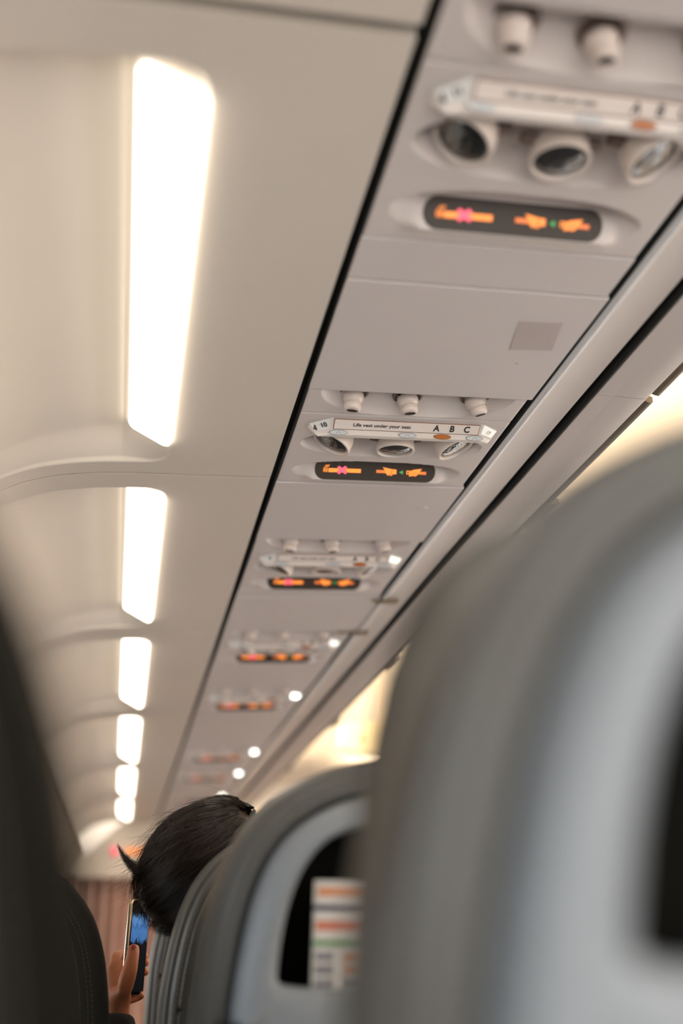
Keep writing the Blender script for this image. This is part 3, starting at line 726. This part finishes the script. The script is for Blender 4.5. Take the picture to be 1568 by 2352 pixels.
# cards in the pocket of the second seat
def card(name, x0, x1, z0, z1, yoff, mt, label, bands):
    bx, by = SEATS[1][0], SEATS[1][1]
    def yy(z): return by+yoff+SH*(0.187-z)
    r = empty(name, (bx, yy(z0), EYE+z0)); T(r, label, 'card', None)
    def strip(a, b, c, d, off, th=0.0012):
        f_ = lambda x, z, h: (x, yy(z)-yy(z0)+h, z-z0)
        return MB().prism([(a, c), (b, c), (b, d), (a, d)], off, off-th, f_)
    strip(x0, x1, z0, z1, 0.0).build('card_sheet', mt, r)
    for (n_, m_, a, b, c, d) in bands: strip(a, b, c, d, -0.0012, 0.0004).build(n_, m_, r)
card('safety_card', -0.110, 0.10, -0.046, 0.030, -0.001, 'paper', 'white printed safety card with red writing, green line and pictures in the seat pocket',
     [('red_heading', 'cardred', -0.108, -0.045, 0.012, 0.020), ('green_line', 'cardgreen', -0.110, 0.10, -0.003, 0.002), ('picture', 'cardgrey', -0.108, -0.090, -0.017, -0.009), ('picture', 'cardgrey', -0.108, -0.090, -0.030, -0.021),
      ('picture', 'cardgrey', -0.108, -0.090, -0.042, -0.034), ('picture', 'cardor', -0.080, -0.062, -0.017, -0.010), ('picture', 'cardor', -0.080, -0.060, -0.029, -0.022), ('picture', 'cardgrey', -0.080, -0.064, -0.041, -0.034)])
card('magazine', -0.109, 0.10, -0.046, 0.060, 0.010, 'paper', 'taller magazine with orange title and dark blue band behind the safety card',
     [('orange_title', 'cardor', -0.105, -0.030, 0.045, 0.053), ('blue_band', 'cardblue', -0.109, 0.10, 0.030, 0.036)])

# ================================================================ THE PASSENGER
def skin_mesh(name, joints, edges, root_i, mtl, parent, sub=2):
    me = bpy.data.meshes.new(name); me.from_pydata([j[0] for j in joints], edges, [])
    o = bpy.data.objects.new(name, me); COL.objects.link(o)
    md = o.modifiers.new('skin', 'SKIN'); md.use_smooth_shade = True; md.branch_smoothing = 0.6
    for i, j in enumerate(joints):
        r = j[1]; me.skin_vertices[0].data[i].radius = (r, r) if not isinstance(r, tuple) else r
        me.skin_vertices[0].data[i].use_root = (i == root_i)
    sb = o.modifiers.new('sub', 'SUBSURF'); sb.levels = sub; sb.render_levels = sub
    dg = bpy.context.evaluated_depsgraph_get(); dg.update()
    m2 = bpy.data.meshes.new_from_object(o.evaluated_get(dg)); bpy.data.objects.remove(o)
    m2.materials.clear(); m2.materials.append(M[mtl]); m2.shade_smooth(); m2.name = name
    ob = bpy.data.objects.new(name, m2); COL.objects.link(ob); ob.parent = parent
    return ob
HC = P(462, 1982, 1.80)                       # head centre
person = empty('person', (0.30, 1.95, 0.0))
T(person, 'person with dark tousled hair leaning left out of a seat, black sleeve, holding a phone', 'person')
off = Vector(person.location)
def L_(v): return tuple(Vector(v)-off)
YH = 1.985
wrist = P(268, 2322, YH+0.01)
# joints: (position, radius)
J = []; E_ = []
def jn(p, r, link=None):
    J.append((L_(p), r)); i = len(J)-1
    if link is not None: E_.append((link, i))
    return i
pel = jn((0.31, 2.17, 0.60), 0.12)
bel = jn((0.30, 2.13, 0.70), 0.115, pel)
che = jn((0.27, 2.09, 0.81), 0.12, bel)
nk0 = jn((0.225, 2.00, 0.95), 0.070, che)
nk = jn(HC+Vector((0.055, 0.02, -0.085)), 0.052, nk0)
hd1 = jn(HC+Vector((0.012, 0.0, -0.012)), 0.066, nk)
hd2 = jn(HC+Vector((-0.008, 0.015, 0.008)), 0.070, hd1)
shl = jn((0.140, 2.07, 0.860), 0.055, che)
elb = jn((0.045, 2.03, 0.640), 0.042, shl)
fa = jn(elb and P(262, 2345, YH).lerp(Vector((0.045, 2.03, 0.640)), 0.35), 0.032, elb)
wr_ = jn(wrist, (0.019, 0.024), fa)
shr = jn((0.40, 2.12, 0.86), 0.055, che); elr = jn((0.44, 2.20, 0.68), 0.042, shr); wrr = jn((0.36, 2.32, 0.66), 0.026, elr); hnr = jn((0.31, 2.36, 0.67), 0.030, wrr)
hl = jn((0.22, 2.20, 0.575), 0.080, pel); kl = jn((0.20, 2.42, 0.56), 0.058, hl); al = jn((0.20, 2.46, 0.10), 0.038, kl)
hr_ = jn((0.39, 2.20, 0.575), 0.080, pel); kr_ = jn((0.40, 2.42, 0.56), 0.058, hr_); ar_ = jn((0.40, 2.46, 0.10), 0.038, kr_)
# left hand
pm = jn(P(270, 2288, YH), (0.023, 0.027), wr_)
pk = jn(P(264, 2243, YH+0.004), (0.019, 0.026), pm)
th0 = jn(P(285, 2268, YH-0.029), 0.0190, pm)
th1 = jn(P(296, 2235, YH-0.034), 0.0150, th0)
th2 = jn(P(304, 2203, YH-0.030), 0.0115, th1)
th3 = jn(P(306, 2182, YH-0.026), 0.0120, th2)
th4 = jn(P(305, 2170, YH-0.022), 0.0098, th3)
# fingers wrap behind the phone and peek out past its far edge
for (yp, ytip, xt, r) in ((2196, 2196, 336, 0.0085), (2216, 2210, 339, 0.0090), (2240, 2232, 338, 0.0085)):
    a = jn(P(266, yp, YH+0.022), r*1.15, pk)
    b = jn(P(288, yp-3, YH+0.062), r*1.05, a)
    c_ = jn(P(312, ytip, YH+0.088), r, b)
    d_ = jn(P(xt-6, ytip, YH+0.082), r*0.95, c_)
    e_ = jn(P(xt, ytip+1, YH+0.072), r*0.8, d_)
# little finger under the phone's lower edge
a = jn(P(284, 2300, YH+0.012), 0.0098, pm); b = jn(P(303, 2294, YH+0.022), 0.0082, a); c_ = jn(P(317, 2289, YH+0.030), 0.0080, b); d_ = jn(P(331, 2282, YH+0.026), 0.0078, c_)
hand_first = pm
body = skin_mesh('body', J, E_, 0, 'skin', person)
# clothing follows torso and arm
JS = []; ES = []
def js(p, r, link=None):
    JS.append((L_(p), r)); i = len(JS)-1
    if link is not None: ES.append((link, i))
    return i
a0 = js((0.31, 2.17, 0.60), 0.131); a1 = js((0.30, 2.13, 0.70), 0.127, a0); a2 = js((0.27, 2.09, 0.81), 0.132, a1); a3 = js((0.235, 2.02, 0.925), 0.080, a2)
b1 = js((0.140, 2.07, 0.860), 0.065, a2); b2 = js((0.045, 2.03, 0.640), 0.053, b1)
b3 = js(P(262, 2370, YH).lerp(Vector((0.045, 2.03, 0.640)), 0.30), 0.042, b2); b4 = js(P(263, 2345, YH+0.006), 0.0375, b3); b5 = js(P(265, 2326, YH+0.009), 0.030, b4)
c1 = js((0.40, 2.12, 0.86), 0.065, a2); c2 = js((0.44, 2.20, 0.68), 0.053, c1); c3 = js((0.37, 2.305, 0.662), 0.036, c2)
skin_mesh('sweater', JS, ES, 0, 'sweater', person)
TR = []; TE = []
for p, r in (((0.31, 2.17, 0.595), 0.125), ((0.22, 2.20, 0.575), 0.092), ((0.20, 2.42, 0.56), 0.070), ((0.20, 2.46, 0.14), 0.054), ((0.39, 2.20, 0.575), 0.092), ((0.40, 2.42, 0.56), 0.070), ((0.40, 2.46, 0.14), 0.054)):
    TR.append((L_(p), r))
skin_mesh('trousers', TR, [(0, 1), (1, 2), (2, 3), (0, 4), (4, 5), (5, 6)], 0, 'sweater', person)
for x in (0.20, 0.40):
    MB().lathe([(0.02, -0.10), (0.045, -0.08), (0.05, 0.0), (0.045, 0.10), (0.03, 0.14), (0.01, 0.15)], L_((x, 2.49, 0.05)), (0, 1, 0), 16).build('shoe', 'sweater', person, True)
# thumb nail
tn = P(306, 2176, YH-0.0335)
MB().lathe([(0.0005, 0.0), (0.0042, 0.0005), (0.0050, 0.0018), (0.0040, 0.0030), (0.0005, 0.0034)], L_(tn), (0.55, -0.83, 0.05), 20).build('thumb_nail', 'nail', person, True)
# head axes: crown up-left, face turned down and away
fa_ = (P(345, 2095, 1.86)-P(575, 1870, 1.74)).normalized()      # towards the fringe
vw = ray(462, 1982).normalized()
cr = fa_.cross(vw).normalized()
if cr.z < 0: cr = -cr
bk = fa_.cross(cr).normalized()
if bk.dot(vw) > 0: bk = -bk                    # points back towards the camera
def HP(a, b, c):
    a = a*0.90 if a < 0 else a
    return HC+fa_*a+cr*b+bk*c
# scalp cap under the strands
RA, RB, RCx = 0.123, 0.082, 0.088
cap = MB(); rg = []
for i in range(1, 24):
    t = PI*i/24
    ring_ = []
    for j in range(40):
        p_ = 2*PI*j/40; wob = 1+0.03*math.sin(3*p_+t*4)
        ring_.append(L_(HP(-RA*math.cos(t), RB*math.sin(t)*math.cos(p_)*wob, RCx*math.sin(t)*math.sin(p_)*wob)))
    rg.append(ring_)
cap.rings(rg, True, True)
hairo = cap.build('hair', 'hair', person, True, angle=180)
# strands
sv = []; sf = []
def strand(pts, r0, r1):
    m = len(pts); base = len(sv); rr = np.linspace(r0, r1, m)
    for i, p in enumerate(pts):
        d = (pts[min(i+1, m-1)]-pts[max(i-1, 0)]); d.normalize()
        u = d.cross(Vector((0.3, 0.2, 0.9))); u.normalize(); w = d.cross(u)
        for q_ in range(3):
            an = 2*PI*q_/3; sv.append(tuple(p+(u*math.cos(an)+w*math.sin(an))*rr[i]))
    for i in range(m-1):
        for q_ in range(3):
            a = base+i*3+q_; b = base+i*3+(q_+1) % 3; sf.append((a, b, b+3, a+3))
NCL = 260
clumps = [(rng.uniform(0, 2*PI), rng.uniform(0.15, 0.7), rng.normal(0, 0.15), rng.uniform(0, 6.28), rng.uniform(-0.004, 0.009)) for _ in range(NCL)]
for s_ in range(6500):
    p0, t0, tw, ph, lift = clumps[s_ % NCL]
    p_ = p0+rng.normal(0, 0.045); t1 = t0+rng.uniform(0.8, 2.1); t1 = min(t1, PI-rng.uniform(0.02, 0.35))
    jit = rng.normal(0, 0.0010); pts = []
    nseg = 11; fly = abs(rng.normal(0, 0.0016)) if rng.random() < 0.9 else abs(rng.normal(0, 0.010))
    for i in range(nseg):
        q_ = i/(nseg-1); t = t0+0.05+(t1-t0)*q_; a_ = p_+tw*q_+0.09*math.sin(ph+t*4)
        R_ = 1.0+(lift+jit+fly*q_*q_)/0.085+0.012+0.016*math.sin(t*3+ph)
        pts.append(Vector(L_(HP(-RA*R_*math.cos(t), RB*R_*math.sin(t)*math.cos(a_), RCx*R_*math.sin(t)*math.sin(a_)))))
    strand(pts, 0.00050, 0.00012)
# loose fringe ends hanging past the front of the head
for s_ in range(700):
    p_ = rng.uniform(0, 2*PI); t = PI-rng.uniform(0.15, 0.8); R_ = 1.02
    a0_ = Vector(L_(HP(-RA*R_*math.cos(t), RB*R_*math.sin(t)*math.cos(p_), RCx*R_*math.sin(t)*math.sin(p_))))
    dr = (fa_*0.6+Vector((0.1, 0, -0.3))+Vector(rng.normal(0, 0.18, 3))).normalized(); l = rng.uniform(0.006, 0.019)
    strand([a0_+dr*l*q_+Vector((0.2, 0, -0.2))*l*q_*q_ for q_ in np.linspace(0, 1, 6)], 0.0004, 0.0001)
# curled tuft sticking out to the left
tp = [P(352, 2030, 1.80), P(332, 2012, 1.79), P(314, 2000, 1.785), P(297, 1985, 1.785), P(283, 1966, 1.785), P(272, 1945, 1.79)]
for s_ in range(230):
    o1 = Vector(rng.normal(0, 0.0062, 3)); o2 = Vector(rng.normal(0, 0.0016, 3)); bend = rng.uniform(-0.3, 1.0); ln = rng.uniform(0.6, 1.06)
    pts = []
    for q_ in np.linspace(0, 1, 12):
        u_ = q_*ln*(len(tp)-1); i = min(int(u_), len(tp)-2); p = tp[i].lerp(tp[i+1], u_-i)
        pts.append(Vector(L_(p))+o1*(1-q_)**0.8+o2*q_+Vector((0, 0, 0.004*bend*math.sin(q_*PI))))
    strand(pts, 0.00045, 0.0001)
# stray hairs over the crown
for s_ in range(160):
    p_ = rng.normal(0.0, 0.55); t = rng.uniform(0.25, 2.3)
    a0_ = HP(-RA*1.03*math.cos(t), RB*1.03*math.sin(t)*math.cos(p_), RCx*1.03*math.sin(t)*math.sin(p_))
    tan = (fa_*math.sin(t)+cr*0.2+Vector(rng.normal(0, 0.15, 3))).normalized()
    nrm = (a0_-HC).normalized(); l = rng.uniform(0.03, 0.075); h = rng.uniform(0.2, 0.5)
    pts = [Vector(L_(a0_+tan*l*q_+nrm*l*h*math.sin(q_*2.2)*0.6)) for q_ in np.linspace(0, 1, 12)]
    strand(pts, 0.00022, 0.00008)
hm = bpy.data.meshes.new('hair_strands'); hm.from_pydata(sv, [], sf); hm.materials.append(M['hair']); hm.shade_smooth()
ho = bpy.data.objects.new('hair_strands', hm); COL.objects.link(ho); ho.parent = hairo; ho['kind'] = 'stuff'
# face: a simple nose, mouth and eye relief on the hidden side of the head
fdir = (fa_*0.75+Vector((-0.1, 0.6, -0.1))).normalized()
fc = HC+fdir*0.075
fr_ = MB().lathe([(0.002, 0.0), (0.010, 0.004), (0.012, 0.014), (0.007, 0.026), (0.001, 0.030)], L_(fc-fdir*0.006), tuple(fdir), 14).build('nose', 'skin', person, True)
MB().lathe([(0.001, -0.004), (0.020, -0.003), (0.024, 0.004), (0.016, 0.012), (0.001, 0.013)], L_(HC+fa_*0.02+bk*-0.07+Vector((0.02, 0.01, -0.05))), (0.3, 0.2, -1), 16).build('ear', 'skin', person, True)

# ================================================================ THE PHONE
pw, ph_, pt = 0.074, 0.156, 0.0082
wa = Vector((0.45, 0.893, 0.0)); ha = Vector((0.015, 0.02, 1.0)).normalized(); wa = (wa-ha*wa.dot(ha)).normalized(); na = wa.cross(ha)   # screen normal
if na.x < 0: na = -na
BL = P(285, 2288, 1.955)
phone = empty('mobile_phone', tuple(BL)); T(phone, 'mobile phone with gold rim and blue sky on its screen held in the left hand', 'phone')
def rr_(w0, w1, h0, h1, r):
    pts = []
    for cx_, cz_, s0 in ((w1-r, h1-r, 0), (w0+r, h1-r, 90), (w0+r, h0+r, 180), (w1-r, h0+r, 270)):
        pts += [(cx_+r*math.cos(math.radians(s0+q_*15)), cz_+r*math.sin(math.radians(s0+q_*15))) for q_ in range(7)]
    return pts
def pp(u, v, d): return tuple(wa*u+ha*v+na*d)
def slabp(ins, d, r=0.010): return [pp(u, v, d) for u, v in rr_(ins, pw-ins, ins, ph_-ins, r)]
MB().rings([slabp(0.0012, -pt), slabp(0.0, -pt+0.0012), slabp(0.0, -0.0012), slabp(0.0012, 0.0)], True, True).build('phone_case', 'gold', phone, True, angle=50)
MB().rings([slabp(0.0014, -0.0003, 0.009), slabp(0.0018, 0.0006, 0.009)], True, True).build('front_glass', 'glass', phone)
pic = MB().rings([[pp(u, v, 0.0006) for u, v in rr_(0.004, pw-0.004, 0.006, ph_-0.006, 0.005)], [pp(u, v, 0.0009) for u, v in rr_(0.004, pw-0.004, 0.006, ph_-0.006, 0.005)]], True, True).build('screen', 'picture', phone)
